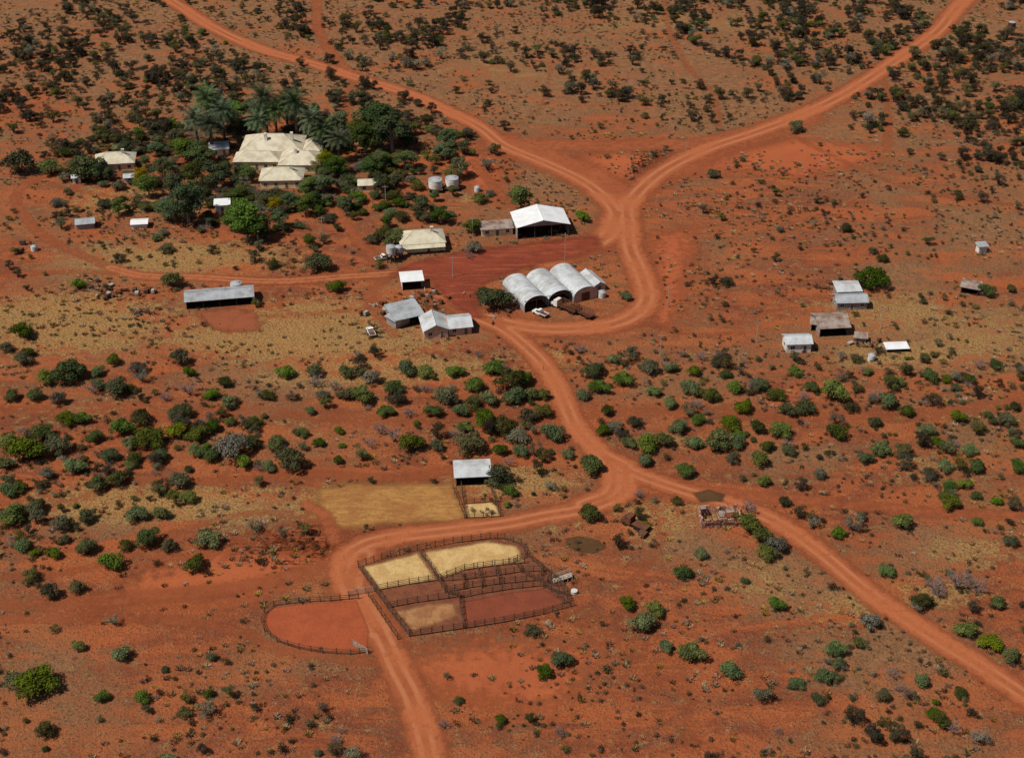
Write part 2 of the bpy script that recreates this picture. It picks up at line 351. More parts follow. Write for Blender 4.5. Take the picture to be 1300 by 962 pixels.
for i in range(6):
    x=-W/2+W*i/5
    q.beam((x,-.5,0),(x+random.uniform(-.3,.3),-.5,random.uniform(1.8,3)),.09,n=5); q.beam((x,-.6,2.1),(x+random.uniform(-.5,.5),D+.4,random.uniform(2,2.6)),.07,n=5)
q.beam((-W/2,-.5,2.2),(W/2,-.5,2.1),.08,n=5); q.obj('posts_and_rafters',['timber'],e)
q=MB()
for i in range(5): x=random.uniform(-W/2,W/2-1.5); y=random.uniform(.4,D-1.5); q.slab([(x,y,2.45+i*.03),(x+1.3,y,2.5+i*.03),(x+1.3,y+1.4,2.4+i*.03),(x,y+1.4,2.55+i*.03)],.03)
q.obj('roof_sheets',['rust_roof'],e)
def pole(name,px,py,h,arm=True,r=.13):
    q=MB(); q.beam((0,0,0),(0,0,h),r,r*.7,7)
    if arm:
        q.beam((-1,0,h-.6),(1,0,h-.6),.07,n=4)
        for x in(-.9,-.3,.3,.9): q.beam((x,0,h-.55),(x,0,h-.35),.05,n=5)
    q.obj(name,['pale_timber'],None,G(px,py))
for a in ((575,352),(848,390),(600,300),(490,260),(838,452),(960,435),(410,300),(1118,417)): pole('power_pole',a[0],a[1],7)
pole('radio_mast',717,337,11,False,.11); pole('marker_post',871,190,3,False,.15); pole('marker_post',1075,240,2.5,False)
def scrap(px,py,n=10,spread=3,name='scrap_machinery'):
    q=MB()
    for i in range(n):
        x,y=random.gauss(0,spread),random.gauss(0,spread*.7); k=random.random(); a=random.uniform(0,3.14); m=random.choice([0,0,1,2])
        if k<.35:
            l=random.uniform(1,2.5); q.beam((x,y,random.uniform(.1,.9)),(x+l*math.cos(a),y+l*math.sin(a),random.uniform(.3,1.4)),.12,n=4,m=m)
        elif k<.65:
            q.beam((x,y,.5),(x+.25*math.cos(a),y+.25*math.sin(a),.5),.5,n=12,m=m); q.beam((x,y,.5),(x-1.6*math.sin(a),y+1.6*math.cos(a),.7),.1,n=5,m=m)
        else:
            w=random.uniform(.5,1.3); q.box((x,y,.35),(x+w,y+w*1.5,.5+random.uniform(.2,1)),m)
            for dx in(.1,w-.1): q.beam((x+dx,y+.1,0),(x+dx,y+.1,.36),.08,n=4,m=m)
    q.obj(name,['rust','timber','pale_timber'],None,G(px,py),random.uniform(0,3))
for a in ((132,372,9,3),(152,376,14,2.2),(172,375,12,2.0),(186,396,14,2.3),(178,402,8,2),(520,386,16,4),(500,390,10,3),(540,378,9,3),(1096,436,8,2.5),(1112,440,8,2),(1240,372,8,2.5),(636,402,6,2),(600,372,5,2),(1070,360,6,3),(125,362,5,2),(470,392,6,3),(555,385,7,3),(40,315,5,2),(548,372,6,2)): scrap(*a)
# ---------------------------------------------------------------- vehicles
def wheel(q,x,y,r,w,m): q.beam((x,y-w/2,r),(x,y+w/2,r),r,n=16,m=m)
def prof(q,pts,y0,y1,m):
    n=len(pts); vs=[(a,y0,b) for a,b in pts]+[(a,y1,b) for a,b in pts]
    q.add(vs,[tuple(range(n)),tuple(range(n,2*n))[::-1]]+[(i,n+i,n+(i+1)%n,(i+1)%n) for i in range(n)],m)
def ute(px,py,ang,paint='carwhite'):
    q=MB()
    prof(q,[(2.5,.45),(2.5,.95),(1.3,1.1),(-.3,1.12),(-.3,.45)],-.85,.85,0)
    prof(q,[(1.25,1.1),(.75,1.72),(-.2,1.75),(-.3,1.12)],-.76,.76,1)
    prof(q,[(.72,1.73),(.7,1.80),(-.22,1.82),(-.22,1.752)],-.78,.78,0)
    q.box((-2.6,-.9,.75),(-.4,.9,.9),2)
    for a,b in (((-2.6,-.9,.9),(-.4,-.84,1.2)),((-2.6,.84,.9),(-.4,.9,1.2)),((-2.6,-.84,.9),(-2.54,.84,1.2)),((-.46,-.84,.9),(-.4,.84,1.5))): q.box(a,b,0)
    q.box((-2.5,-.35,.45),(-.3,.35,.74),3); q.box((2.5,-.8,.45),(2.62,.8,.62),3)
    for x in(1.7,-1.6):
        for y in(-.8,.8): wheel(q,x,y,.37,.24,3)
    q.obj('utility_truck',[paint,'glass','rust','rubber'],None,G(px,py),ang)
ute(471,424,1.9); ute(486,330,.5); ute(686,400,2.4)
def truck(px,py,ang,paint,name,length=9,crate=True):
    q=MB(); q.box((-length,-.45,.85),(3,.45,1.1),3)
    prof(q,[(3.2,.6),(3.2,1.5),(2.2,1.75),(1.8,2.6),(.6,2.65),(.6,.6)],-1.1,1.1,0)
    q.box((1.95,-1.0,1.85),(2.25,1.0,2.35),1)
    q.box((-length,-1.2,1.1),(.3,1.2,1.25),2)
    if crate:
        n=int(length/1.0)
        for i in range(n+1):
            x=-length+.05+(length+.2)*i/n
            for y in(-1.17,1.17): q.beam((x,y,1.25),(x,y,2.9),.05,n=4,m=2)
        for z in(1.5,1.85,2.2,2.55,2.88):
            for y in(-1.17,1.17): q.beam((-length,y,z),(.25,y,z),.06,n=4,m=2)
            for x in(-length,.25): q.beam((x,-1.17,z),(x,1.17,z),.06,n=4,m=2)
    for x in (2.3,-length+1.0,-length+2.1,-.6):
        for y in(-1,1): wheel(q,x,y,.5,.3,3)
    q.obj(name,[paint,'glass','rust','rubber'],None,G(px,py),ang)
truck(712,391,2.45,'carwhite','stock_truck',6)
truck(806,668,2.5,'rust','rusted_truck_wreck',3.5,False); scrap(817,681,5,.7)
q=MB(); q.box((-4.5,-1.2,1.0),(4.5,1.2,1.2),0)
for i in range(10):
    for y in(-1.15,1.15): q.beam((-4.4+i*.975,y,1.2),(-4.4+i*.975,y,2.3),.06,n=4)
for z in(1.5,1.9,2.28):
    for y in(-1.15,1.15): q.beam((-4.45,y,z),(4.45,y,z),.06,n=4)
for x in(-3.5,-2.4,3):
    for y in(-1,1): wheel(q,x,y,.5,.3,1)
q.obj('stock_trailer',['rust','rubber'],None,G(737,399),-.75)
# ---------------------------------------------------------------- roads
def smooth(pts,k=5):
    p=[G(*a) for a in pts]; out=[]
    p=[p[0]*2-p[1]]+p+[p[-1]*2-p[-2]]
    for i in range(1,len(p)-2):
        a,b,c,d=p[i-1:i+3]
        for j in range(k):
            t=j/k; out.append(.5*((2*b)+(c-a)*t+(2*a-5*b+4*c-d)*t*t+(3*b-a-3*c+d)*t**3))
    out.append(p[-2]); return [(q.x,q.y) for q in out]
roads=[ # points, half width m, strength
([(-60,-190),(80,-80),(215,0),(270,35),(330,62),(400,82),(450,98),(520,120),(570,142),(610,162),(640,185),(690,206),(740,230),(772,256),(783,278),(775,298),(750,314)],3.6,.92),
([(640,182),(690,200),(740,222),(785,250)],8,.8),
([(1420,-190),(1320,-90),(1225,0),(1190,40),(1140,75),(1080,115),(1020,145),(960,168),(900,188),(850,212),(818,236),(795,262)],4.2,.92),
([(1020,150),(960,172),(900,192),(850,216)],8,.62),
([(640,180),(700,184),(760,186),(830,183),(885,183),(960,166)],5,.68),
([(795,258),(797,285),(800,315),(815,350),(821,380),(802,402),(765,414),(700,418),(650,412),(615,402)],4.0,.86),
([(785,270),(770,300),(735,318),(690,332)],5,.8),
([(610,404),(640,418),(668,440),(692,465),(712,500),(730,540),(760,573),(795,592)],3.0,.92),
([(525,338),(548,360),(580,385),(610,404),(640,415)],3.4,.9),
([(760,573),(778,596),(775,625),(740,640)],3.0,.9),
([(770,580),(800,598),(860,620),(930,640),(985,662),(1040,700),(1100,750),(1180,805),(1260,855),(1400,950),(1500,1020)],2.9,.88),
([(795,598),(790,625),(745,645),(690,655),(640,665),(560,675),(500,682),(460,692),(437,712),(440,740),(470,780),(492,820),(505,850),(525,890),(545,960),(570,1100)],3.1,.88),
([(860,618),(960,630),(1080,640),(1180,650),(1300,655),(1450,660)],2.0,.6),
([(500,347),(440,351),(350,357),(250,352),(180,350),(140,340)],2.3,.72),([(140,340),(100,322),(55,300),(32,275),(20,252),(38,230),(80,220)],1.7,.58),
([(38,230),(100,242),(150,250),(220,248)],1.4,.5),
([(400,-120),(402,0),(405,40),(425,72),(450,98)],2.2,.62),([(450,98),(440,130),(450,165)],1.8,.5),
([(-150,520),(0,522),(120,518),(210,526),(300,522),(420,528),(480,534),(560,530),(640,524),(700,528),(760,525),(900,520),(980,530),(1050,528),(1180,525),(1300,508),(1450,490)],3.2,.42),
([(-150,800),(0,788),(100,783),(180,785),(240,790),(300,800),(360,825),(470,840)],1.5,.5),([(-100,770),(40,768),(150,760),(260,750),(340,738),(430,715)],2.3,.5),
([(-100,735),(60,730),(160,705),(240,670),(330,650),(420,665),(440,690)],1.3,.45),
([(-100,618),(60,640),(170,610),(280,612),(400,603),(520,606),(640,580),(730,560)],2.0,.42),
([(390,640),(412,655),(425,685)],1.6,.7),([(460,705),(445,735),(455,765),(480,800)],4.5,.72),
([(850,-60),(845,20),(870,80),(905,120),(912,160)],1.5,.45),([(1125,190),(1128,150),(1120,100),(1075,60)],1.6,.5),([(985,160),(1060,200),(1160,240),(1300,262),(1400,280)],1.6,.42),
([(700,80),(690,130),(640,170)],1.2,.35),([(1300,60),(1200,100),(1130,125)],1.5,.4),([(1210,0),(1300,40),(1400,80)],1.5,.4),
([(350,370),(360,395),(400,398),(470,390)],1.2,.45),([(495,350),(470,372),(480,395),(500,425)],2,.5),
([(100,235),(210,205),(280,232),(380,250),(450,255)],1.6,.55),([(420,262),(450,300),(480,335)],2,.6),([(600,205),(625,235),(650,262)],1.6,.6),
([(0,350),(100,345),(180,350)],1.6,.5),([(810,605),(840,680),(800,760),(860,840),(880,960)],1.6,.4),([(700,775),(760,790),(840,860)],3.5,.35),
([(820,410),(880,425),(940,422)],1.4,.4)]
RS=[(smooth(r[0]),r[1],r[2]) for r in roads]
APRON=[(497,350),(520,335),(560,325),(612,316),(655,312),(722,303),(758,300),(762,316),(730,328),(690,334),(650,345),(622,356),(606,368),(603,388),(612,402),(598,404),(575,388),(560,372),(540,350)]
def segdist(X,Y,a,b):
    ax,ay=a;bx,by=b; dx,dy=bx-ax,by-ay; L2=dx*dx+dy*dy+1e-9
    t=np.clip(((X-ax)*dx+(Y-ay)*dy)/L2,0,1); return np.hypot(X-ax-t*dx,Y-ay-t*dy)
def road_field(X,Y):
    m=np.zeros(X.shape); tt=np.full(X.shape,9.0)
    for pts,hw,st in RS:
        for a,b in zip(pts[:-1],pts[1:]):
            pad=hw*1.8+1
            k=np.nonzero((X>min(a[0],b[0])-pad)&(X<max(a[0],b[0])+pad)&(Y>min(a[1],b[1])-pad)&(Y<max(a[1],b[1])+pad))
            if len(k[0])==0: continue
            d=segdist(X[k],Y[k],a,b); mm=np.clip((1.75-d/hw)/1.1,0,1)*st
            m[k]=np.maximum(m[k],mm)
            if st>.7 and hw<6: tt[k]=np.minimum(tt[k],np.minimum(d*3/hw,9))
    return m,tt
def poly_field(X,Y,pts,edge):
    w=[G(*q) for q in pts]; n=len(w); ins=np.zeros(X.shape,bool); d=np.full(X.shape,1e9)
    for i in range(n):
        a,b=w[i],w[(i+1)%n]
        c=((a.y>Y)!=(b.y>Y))&(X<(b.x-a.x)*(Y-a.y)/(b.y-a.y+1e-12)+a.x); ins^=c
        d=np.minimum(d,segdist(X,Y,(a.x,a.y),(b.x,b.y)))
    sd=np.where(ins,d,-d); return np.clip(.5+sd/edge,0,1)
def sheet(name,xs,ys,fn,z,mat):
    X,Y=np.meshgrid(xs,ys); m,t=fn(X,Y); nx=len(xs); ny=len(ys)
    fm=(m[:-1,:-1]>0)|(m[1:,:-1]>0)|(m[:-1,1:]>0)|(m[1:,1:]>0)
    J,I=np.nonzero(fm); i0=J*nx+I
    quads=np.stack([i0,i0+1,i0+nx+1,i0+nx],1); used,inv=np.unique(quads.ravel(),return_inverse=True)
    co=np.stack([X.ravel()[used],Y.ravel()[used],np.full(len(used),z)],1)
    return rawmesh(name,co,inv.reshape(-1,4),mat,{'m':m.ravel()[used],'t':t.ravel()[used]})
def rawmesh(name,co,quads,mat,attrs):
    me=bpy.data.meshes.new(name); nq=len(quads)
    me.vertices.add(len(co)); me.vertices.foreach_set('co',co.astype(np.float32).ravel())
    me.loops.add(nq*4); me.loops.foreach_set('vertex_index',quads.astype(np.int32).ravel())
    me.polygons.add(nq); me.polygons.foreach_set('loop_start',np.arange(0,nq*4,4,dtype=np.int32))
    for k,v in attrs.items(): me.attributes.new(k,'FLOAT','POINT').data.foreach_set('value',v.astype(np.float32))
    me.update(calc_edges=True); me.validate(); me.materials.append(mat)
    o=bpy.data.objects.new(name,me); S.collection.objects.link(o); return o
def sheetmat(name,c1,c2,c3,ragged_=.7,s1=.15,tracks=False,streak=None,swirl=None):
    m,nt,b=newmat(name); co=N(nt,'ShaderNodeNewGeometry').outputs['Position']
    n1=nz(nt,co,s1,6,.65,.5); n2=nz(nt,co,1.6,5,.7); n3=nz(nt,co,.45,5,.65)
    c=mix(nt,mr(nt,n1,.38,.62),c1,c2); c=mix(nt,mr(nt,n2,.48,.72,0,.8),c,c3)
    if streak:
        mp=N(nt,'ShaderNodeMapping',{'Vector':co,'Rotation':(0,0,streak[0]),'Scale':(.25,1.1,1)}).outputs[0]
        c=mix(nt,mr(nt,nz(nt,mp,.9,5,.7,.8),.42,.66,0,.6),c,c3)
        c=mix(nt,mr(nt,n3,.52,.66,0,.6),c,(.30,.10,.036))
    if swirl:
        mp=N(nt,'ShaderNodeMapping',{'Vector':co,'Rotation':(0,0,.35),'Scale':(.12,1.0,1)}).outputs[0]
        c=mix(nt,mr(nt,nz(nt,mp,.7,4,.6,1.2),.50,.66,0,.7),c,swirl)
    if tracks:
        t=att(nt,'t'); g=mth(nt,'ABSOLUTE',mth(nt,'SUBTRACT',t,1.2))
        c=mix(nt,mth(nt,'MULTIPLY',mr(nt,g,.2,.8,.55,0),mr(nt,n1,.38,.58,.1,1)),c,(.48,.19,.085))
        c=mix(nt,mr(nt,t,2.0,3.6,0,.5),c,c3)
        c=mix(nt,mr(nt,n3,.55,.68,0,.5),c,(.24,.07,.03))
    nt.links.new(c,b.inputs['Base Color']); bump(nt,b,n2,.6,.2)
    a=mth(nt,'ADD',att(nt,'m'),mth(nt,'MULTIPLY',mth(nt,'SUBTRACT',mth(nt,'ADD',mth(nt,'MULTIPLY',n3,.6),mth(nt,'MULTIPLY',n2,.4)),.5),ragged_*2))
    al=mr(nt,a,.15,.85)
    mx=N(nt,'ShaderNodeMixShader',{0:al,1:N(nt,'ShaderNodeBsdfTransparent').outputs[0],2:b.outputs[0]})
    nt.links.new(mx.outputs[0],nt.nodes['Material Output'].inputs['Surface']); return m
RM=sheetmat('road_dirt',(.39,.115,.043),(.31,.085,.032),(.27,.070,.028),1.1,.06,True)
AM=sheetmat('apron_dirt',(.21,.043,.021),(.165,.033,.017),(.27,.064,.030),.7,.10,swirl=(.33,.085,.036))
GM=sheetmat('mown_meadow',(.40,.205,.060),(.31,.135,.042),(.19,.075,.028),.6,.12,False,(.35,))
YM=sheetmat('pen_straw',(.56,.38,.16),(.45,.28,.11),(.36,.18,.07),.6,.3)
PM=sheetmat('pen_soil',(.19,.064,.032),(.14,.047,.025),(.26,.095,.045),.3,.3)
CM=sheetmat('corral_soil',(.34,.080,.030),(.29,.066,.026),(.25,.058,.024),.2,.3)
SM=sheetmat('dark_soil',(.075,.040,.017),(.10,.050,.020),(.065,.032,.015),.4,.2)  # plain dark brown colour for the oval ground patches
EM=sheetmat('bare_red_soil',(.38,.100,.036),(.34,.086,.032),(.26,.068,.028),1.3,.06)
sheet('dirt_road',np.arange(-480,480,.75),np.arange(30,1020,.75),road_field,.030,RM)
def psheet(name,pts,z,mat,edge=1.2,res=.45,pad=2):
    w=[G(*q) for q in pts]; xs=np.arange(min(a.x for a in w)-pad,max(a.x for a in w)+pad,res); ys=np.arange(min(a.y for a in w)-pad,max(a.y for a in w)+pad,res)
    return sheet(name,xs,ys,lambda X,Y:(poly_field(X,Y,pts,edge),X*0),z,mat)
psheet('station_yard_ground',APRON,.045,AM,6,.6,5)
psheet('dry_meadow',[(404,622),(440,614),(575,614),(583,636),(590,662),(500,664),(430,672),(402,652)],.012,GM,5,.6,4)
psheet('stockyard_ground',[(455,720),(530,699),(622,684),(662,692),(690,724),(712,742),(725,770),(640,790),(520,808),(478,752)],.034,PM,.8)
psheet('straw_pen_ground',[(463,720),(530,703),(552,735),(482,747)],.040,YM,1.8)
psheet('straw_pen_ground',[(537,702),(620,688),(655,694),(664,712),(590,722),(558,733)],.040,YM,1.8)
psheet('pale_pen_ground',[(504,777),(545,767),(576,766),(581,782),(525,800)],.040,sheetmat('pen_pale_soil',(.36,.18,.075),(.26,.11,.048),(.21,.08,.036),.8,.3),1.8)
psheet('pen_ground',[(590,764),(650,752),(690,748),(716,764),(690,776),(640,786),(590,794)],.040,sheetmat('pen_red_soil',(.22,.056,.028),(.18,.047,.024),(.16,.04,.02),.3,.3),1)
psheet('corral_ground',[(452,762),(380,767),(348,771),(338,780),(335,790),(339,801),(354,813),(382,822),(412,827),(465,826),(468,800)],.040,CM,1)
psheet('straw_pen_ground',[(591,640),(628,638),(634,655),(594,657)],.036,YM,1)
psheet('sheepyard_ground',[(250,396),(300,392),(325,398),(330,420),(285,422),(262,412)],.014,sheetmat('sheepyard_soil',(.28,.08,.035),(.24,.07,.03),(.2,.06,.03),1.0,.3),4)
psheet('dark_patch',[(719,684),(735,681),(760,686),(768,695),(755,702),(735,700),(720,693)],.014,SM,1.6)  # dark brown oval laid over the soil
psheet('dark_patch',[(880,626),(900,622),(920,628),(916,636),(890,637)],.052,SM,2)
for pl in ([(690,205),(745,195),(845,192),(835,212),(800,232),(770,245),(730,228)],[(830,200),(900,190),(1010,176),(1100,186),(1120,205),(1010,225),(940,215),(870,228),(830,240)],[(560,190),(640,200),(640,260),(560,215)],[(820,400),(830,300),(880,290),(870,360),(850,420)],[(200,720),(330,690),(420,700),(330,760),(120,770)],[(440,640),(340,690),(430,700)],[(330,600),(480,590),(560,600),(400,612)],[(500,840),(620,815),(760,830),(700,900),(560,880)]):
    psheet('bare_red_ground',pl,.006,EM,16,1.2,9)
# ---------------------------------------------------------------- ground
xs=np.concatenate([[-9000,-5000,-2500,-1400,-900,-650],np.arange(-500,500.1,2.5),[650,900,1400,2500,5000,9000]])
ys=np.concatenate([[-3000,-1500,-700,-300,-100],np.arange(20,1080,2.5),[1250,1500,2000,3000,5000,9000]])
X,Y=np.meshgrid(xs,ys); PX,PY=P(np.clip(X,-700,700),np.clip(Y,20,1200))
def blobs(lst,base=0):
    o=np.full(X.shape,float(base))
    for cx,cy,rx,ry,s in lst: o=np.maximum(o,s*np.exp(-(((PX-cx)/rx)**2+((PY-cy)/ry)**2)))
    return o
tan=np.clip((330-PY)/260,0,1)*.45+.28
tan=np.maximum(tan,blobs([(1150,430,260,70,.9),(1000,300,200,50,.55),(1150,350,120,40,.7),(900,120,200,60,.9),(640,60,200,50,.85),(200,330,200,50,.75),(720,500,200,40,.55),(1000,740,160,60,.8),(860,690,90,50,.75),(1180,690,110,50,.75),(150,650,150,50,.8),(300,650,120,30,.85),(1100,840,200,60,.75),(120,830,140,30,.6),(1250,560,120,50,.6),(560,420,140,30,.7),(1240,290,120,60,.7),(400,480,250,30,.7),(100,500,150,30,.6),(1000,580,200,30,.6)]))
gold=blobs([(90,410,140,46,1.1),(380,430,210,36,1.1),(220,330,200,34,.85),(150,255,110,24,.8),(650,612,90,24,1.1),(480,470,210,30,.85),(700,455,60,20,.7),(1130,400,160,38,.75),(1150,450,130,25,.85),(1250,430,100,50,.75),(830,660,70,35,.85),(720,655,50,25,.65),(280,330,130,18,.65),(960,740,90,40,.65),(1230,700,90,30,.7),(410,400,110,28,.95),(240,640,150,30,1.0),(590,250,60,20,.5),(1080,770,90,35,.7),(130,640,130,34,.9),(860,30,200,20,.55),(640,90,160,30,.5),(300,20,100,14,.4),(1160,590,140,30,.5),(900,640,40,30,.8),(1180,750,120,30,.65),(620,860,150,30,.35),(410,640,60,30,.9),(120,520,150,20,.55),(360,550,120,20,.55),(900,560,150,20,.45)],.22)
stony=blobs([(950,260,160,50,1),(780,110,150,40,.9),(1180,200,150,60,.7),(200,80,200,60,.6),(900,340,90,40,.8)],.2)
nx,ny=len(xs),len(ys); J,I=np.meshgrid(np.arange(ny-1),np.arange(nx-1),indexing='ij'); i0=(J*nx+I).ravel()
m,nt,b=newmat('outback_soil'); co=N(nt,'ShaderNodeNewGeometry').outputs['Position']
mpx=N(nt,'ShaderNodeMapping',{'Vector':co,'Scale':(.5,1.2,1)}).outputs[0]
A=nz(nt,co,.018,6,.6,.4); B=nz(nt,mpx,.08,8,.70,.8); C=nz(nt,co,.35,6,.70); D_=nz(nt,co,1.8,5,.7); E_=nz(nt,co,.8,4,.7)
c=mix(nt,mr(nt,B,.40,.60),(.37,.098,.032),(.20,.052,.023))
c=mix(nt,mr(nt,C,.50,.66,0,.55),c,(.42,.135,.048))
c=mix(nt,mr(nt,A,.45,.62,0,.45),c,(.30,.125,.050))
def brk(v,k): return mth(nt,'ADD',v,mth(nt,'MULTIPLY',mth(nt,'SUBTRACT',mth(nt,'ADD',mth(nt,'ADD',mth(nt,'MULTIPLY',B,.45),mth(nt,'MULTIPLY',C,.3)),mth(nt,'MULTIPLY',A,.25)),.5),k))
tm=mr(nt,brk(att(nt,'tan'),4.2),.25,.80)
c=mix(nt,mth(nt,'MULTIPLY',tm,.85),c,mix(nt,mr(nt,C,.38,.62),(.31,.155,.068),(.18,.088,.042)))
gm=mr(nt,mth(nt,'ADD',att(nt,'gold'),mth(nt,'MULTIPLY',mth(nt,'SUBTRACT',mth(nt,'ADD',mth(nt,'MULTIPLY',C,.6),mth(nt,'MULTIPLY',B,.4)),.5),3.4)),.38,.82)
c=mix(nt,mth(nt,'MULTIPLY',gm,.82),c,mix(nt,mr(nt,D_,.38,.62),(.42,.255,.085),(.26,.130,.046)))
c=mix(nt,mth(nt,'MULTIPLY',mr(nt,D_,.52,.61),mr(nt,C,.36,.56,.3,.9)),c,(.080,.040,.022))
c=mix(nt,mth(nt,'MULTIPLY',mr(nt,E_,.55,.64),mr(nt,B,.42,.58,.15,.8)),c,(.10,.058,.028))
c=mix(nt,mth(nt,'MULTIPLY',mr(nt,nz(nt,co,2.6,4,.7),.57,.66),mr(nt,C,.4,.6,.3,.85)),c,(.44,.25,.12))
st=mth(nt,'MULTIPLY',mr(nt,nz(nt,co,1.0,5,.75),.59,.66),att(nt,'stony'))
c=mix(nt,mth(nt,'MULTIPLY',st,mr(nt,B,.42,.58)),c,(.50,.39,.31))
nt.links.new(c,b.inputs['Base Color']); bump(nt,b,mth(nt,'ADD',D_,mth(nt,'MULTIPLY',C,2.0)),.9,.45)
rawmesh('ground',np.stack([X.ravel(),Y.ravel(),X.ravel()*0],1),np.stack([i0,i0+1,i0+nx+1,i0+nx],1),m,{'tan':tan.ravel(),'gold':gold.ravel(),'stony':stony.ravel()})
# ---------------------------------------------------------------- vegetation prototypes
def leafy(name,blobs_,nleaf,ls,leafmat,sticks,barkmat='bark',squash=.85):
    q=MB()
    for s in sticks: q.beam(*s,n=5)
    vt=len(q.v); tot=sum(b_[3]**2 for b_ in blobs_); vs=[];shade=[0.0]*vt; zmax=max(b_[2]+b_[3] for b_ in blobs_)
    for (cx,cy,cz,r) in blobs_:
        n=int(nleaf*r*r/tot); bs=random.random()
        d=rng.normal(size=(n,3)); d/=np.linalg.norm(d,axis=1)[:,None]; d[:,2]=np.where(d[:,2]<-.35,-d[:,2],d[:,2])
        rad=r*(1-.5*rng.random(n)**2.2)*(1+.12*rng.normal(size=n)); c_=d*rad[:,None]*np.array([1,1,squash])+np.array([cx,cy,cz])
        nn=d*.9+rng.normal(size=(n,3))*.5+np.array([0,0,.25]); nn/=np.linalg.norm(nn,axis=1)[:,None]
        a=np.cross(nn,rng.normal(size=(n,3))); a/=np.linalg.norm(a,axis=1)[:,None]; b_=np.cross(nn,a)
        s=ls*rng.uniform(.55,1.25,n)[:,None]/2
        quad=np.stack([c_-a*s,c_-b_*s*.6,c_+a*s,c_+b_*s*.6],1)
        quad[:,:,2]=np.maximum(quad[:,:,2],.03)
        vs.append(quad.reshape(-1,3))
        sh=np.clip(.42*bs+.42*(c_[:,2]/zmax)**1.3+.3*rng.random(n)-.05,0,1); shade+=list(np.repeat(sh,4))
    V=np.concatenate(vs); base=vt
    q.v+= [tuple(x) for x in V]
    for i in range(len(V)//4): q.f.append([base+4*i,base+4*i+1,base+4*i+2,base+4*i+3]); q.m.append(1)
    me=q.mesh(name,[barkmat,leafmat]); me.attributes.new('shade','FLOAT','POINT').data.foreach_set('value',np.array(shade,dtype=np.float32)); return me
def crown(kind):
    if kind=='bush': # ~5 wide, 4 tall
        n=random.randint(9,14); bl=[]; ex_=random.uniform(.7,1)
        for i in range(n):
            a=i*2.4+random.random(); r=2.1*math.sqrt((i+.3)/n)*random.uniform(.65,1.1); br=random.uniform(.65,1.25)
            bl.append((r*math.cos(a),r*math.sin(a)*ex_,random.uniform(.9,1.6)+ (2.0-r)*.7*random.uniform(.5,1.15),br))
        st=[((0.1*math.cos(k),.1*math.sin(k),0),(b_[0]*.9,b_[1]*.9,b_[2]),.11,.03) for k,b_ in enumerate(bl)]
        return bl,st
    if kind=='tree': # 7 wide 9 tall
        n=random.randint(11,15); bl=[]
        for i in range(n):
            a=i*2.4+random.random(); z=3.2+5.0*(i/n); r=(2.6 if z<6.5 else 1.6)*random.uniform(.4,1.05); bl.append((r*math.cos(a),r*math.sin(a),z,random.uniform(1.0,1.6)))
        st=[((0,0,0),(.2,.1,3.0),.32,.22),((.2,.1,3.0),(0,.2,6.5),.22,.1)]+[((.15,.1,2.4),(b_[0]*.9,b_[1]*.9,b_[2]),.13,.04) for k,b_ in enumerate(bl)]
        return bl,st
    if kind=='open': # sparse mulga 4.5 wide 4.5 tall
        n=random.randint(7,10); bl=[]
        for i in range(n):
            a=i*2.4+random.random(); r=1.8*random.uniform(.25,1); bl.append((r*math.cos(a),r*math.sin(a),random.uniform(1.5,3.6),random.uniform(.7,1.1)))
        return bl,[((0,0,0),(b_[0]*.9,b_[1]*.9,b_[2]),.10,.03) for b_ in bl]
    if kind=='scrub': # 2.4 wide
        n=random.randint(4,7); bl=[]
        for i in range(n):
            a=i*2.4+random.random(); r=.8*random.uniform(.2,1); bl.append((r*math.cos(a),r*math.sin(a),random.uniform(.5,1.2),random.uniform(.45,.75)))
        return bl,[((0,0,0),(b_[0],b_[1],b_[2]),.05,.02) for b_ in bl]
    if kind=='herb':
        return [(random.gauss(0,.15),random.gauss(0,.15),.15,random.uniform(.3,.45)) for _ in range(2)],[((0,0,0),(.1,0,.3),.03,.01)]
PR={}
def mk(key,kind,n,nleaf,ls,leafmat,bark='bark'):
    PR[key]=[]
    for i in range(n):
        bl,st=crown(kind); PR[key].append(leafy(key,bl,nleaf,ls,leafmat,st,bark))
mk('bush','bush',6,2500,.36,'leaf_green'); mk('olive','bush',4,2100,.36,'leaf_olive'); mk('greybush','bush',2,1700,.34,'leaf_grey')
mk('gum','tree',4,3600,.46,'leaf_gum','palebark'); mk('yellow','tree',1,3000,.4,'leaf_yel'); mk('open','open',5,1300,.34,'leaf_olive'); mk('opend','open',4,1300,.34,'leaf_scrub'); mk('openg','open',3,950,.32,'leaf_grey')
mk('scrub','scrub',5,340,.26,'leaf_scrub'); mk('scrubo','scrub',4,340,.26,'leaf_olive'); mk('scrubgrey','scrub',2,280,.24,'leaf_grey')
mk('herb','herb',4,60,.2,'tuft_green')
def deadmesh(h,n):
    q=MB()
    def br(p,d,l,r,dep):
        e_=p+d*l; q.beam(p,e_,r,r*.6,4)
        if dep==0:return
        for k in range(random.randint(2,4)):
            nd=(d+Vector((random.gauss(0,.55),random.gauss(0,.55),random.gauss(.05,.3)))).normalized(); br(p+d*l*random.uniform(.5,1),nd,l*random.uniform(.6,.9),r*.65,dep-1)
    for i in range(n):
        a=i*2*math.pi/n+random.random(); br(Vector((0,0,0)),Vector((math.cos(a)*.6,math.sin(a)*.6,1)).normalized(),h*.33,.09,3)
    return q.mesh('dead_shrub',['dead'])
PR['dead']=[deadmesh(4,6),deadmesh(3.5,7),deadmesh(3,6)]
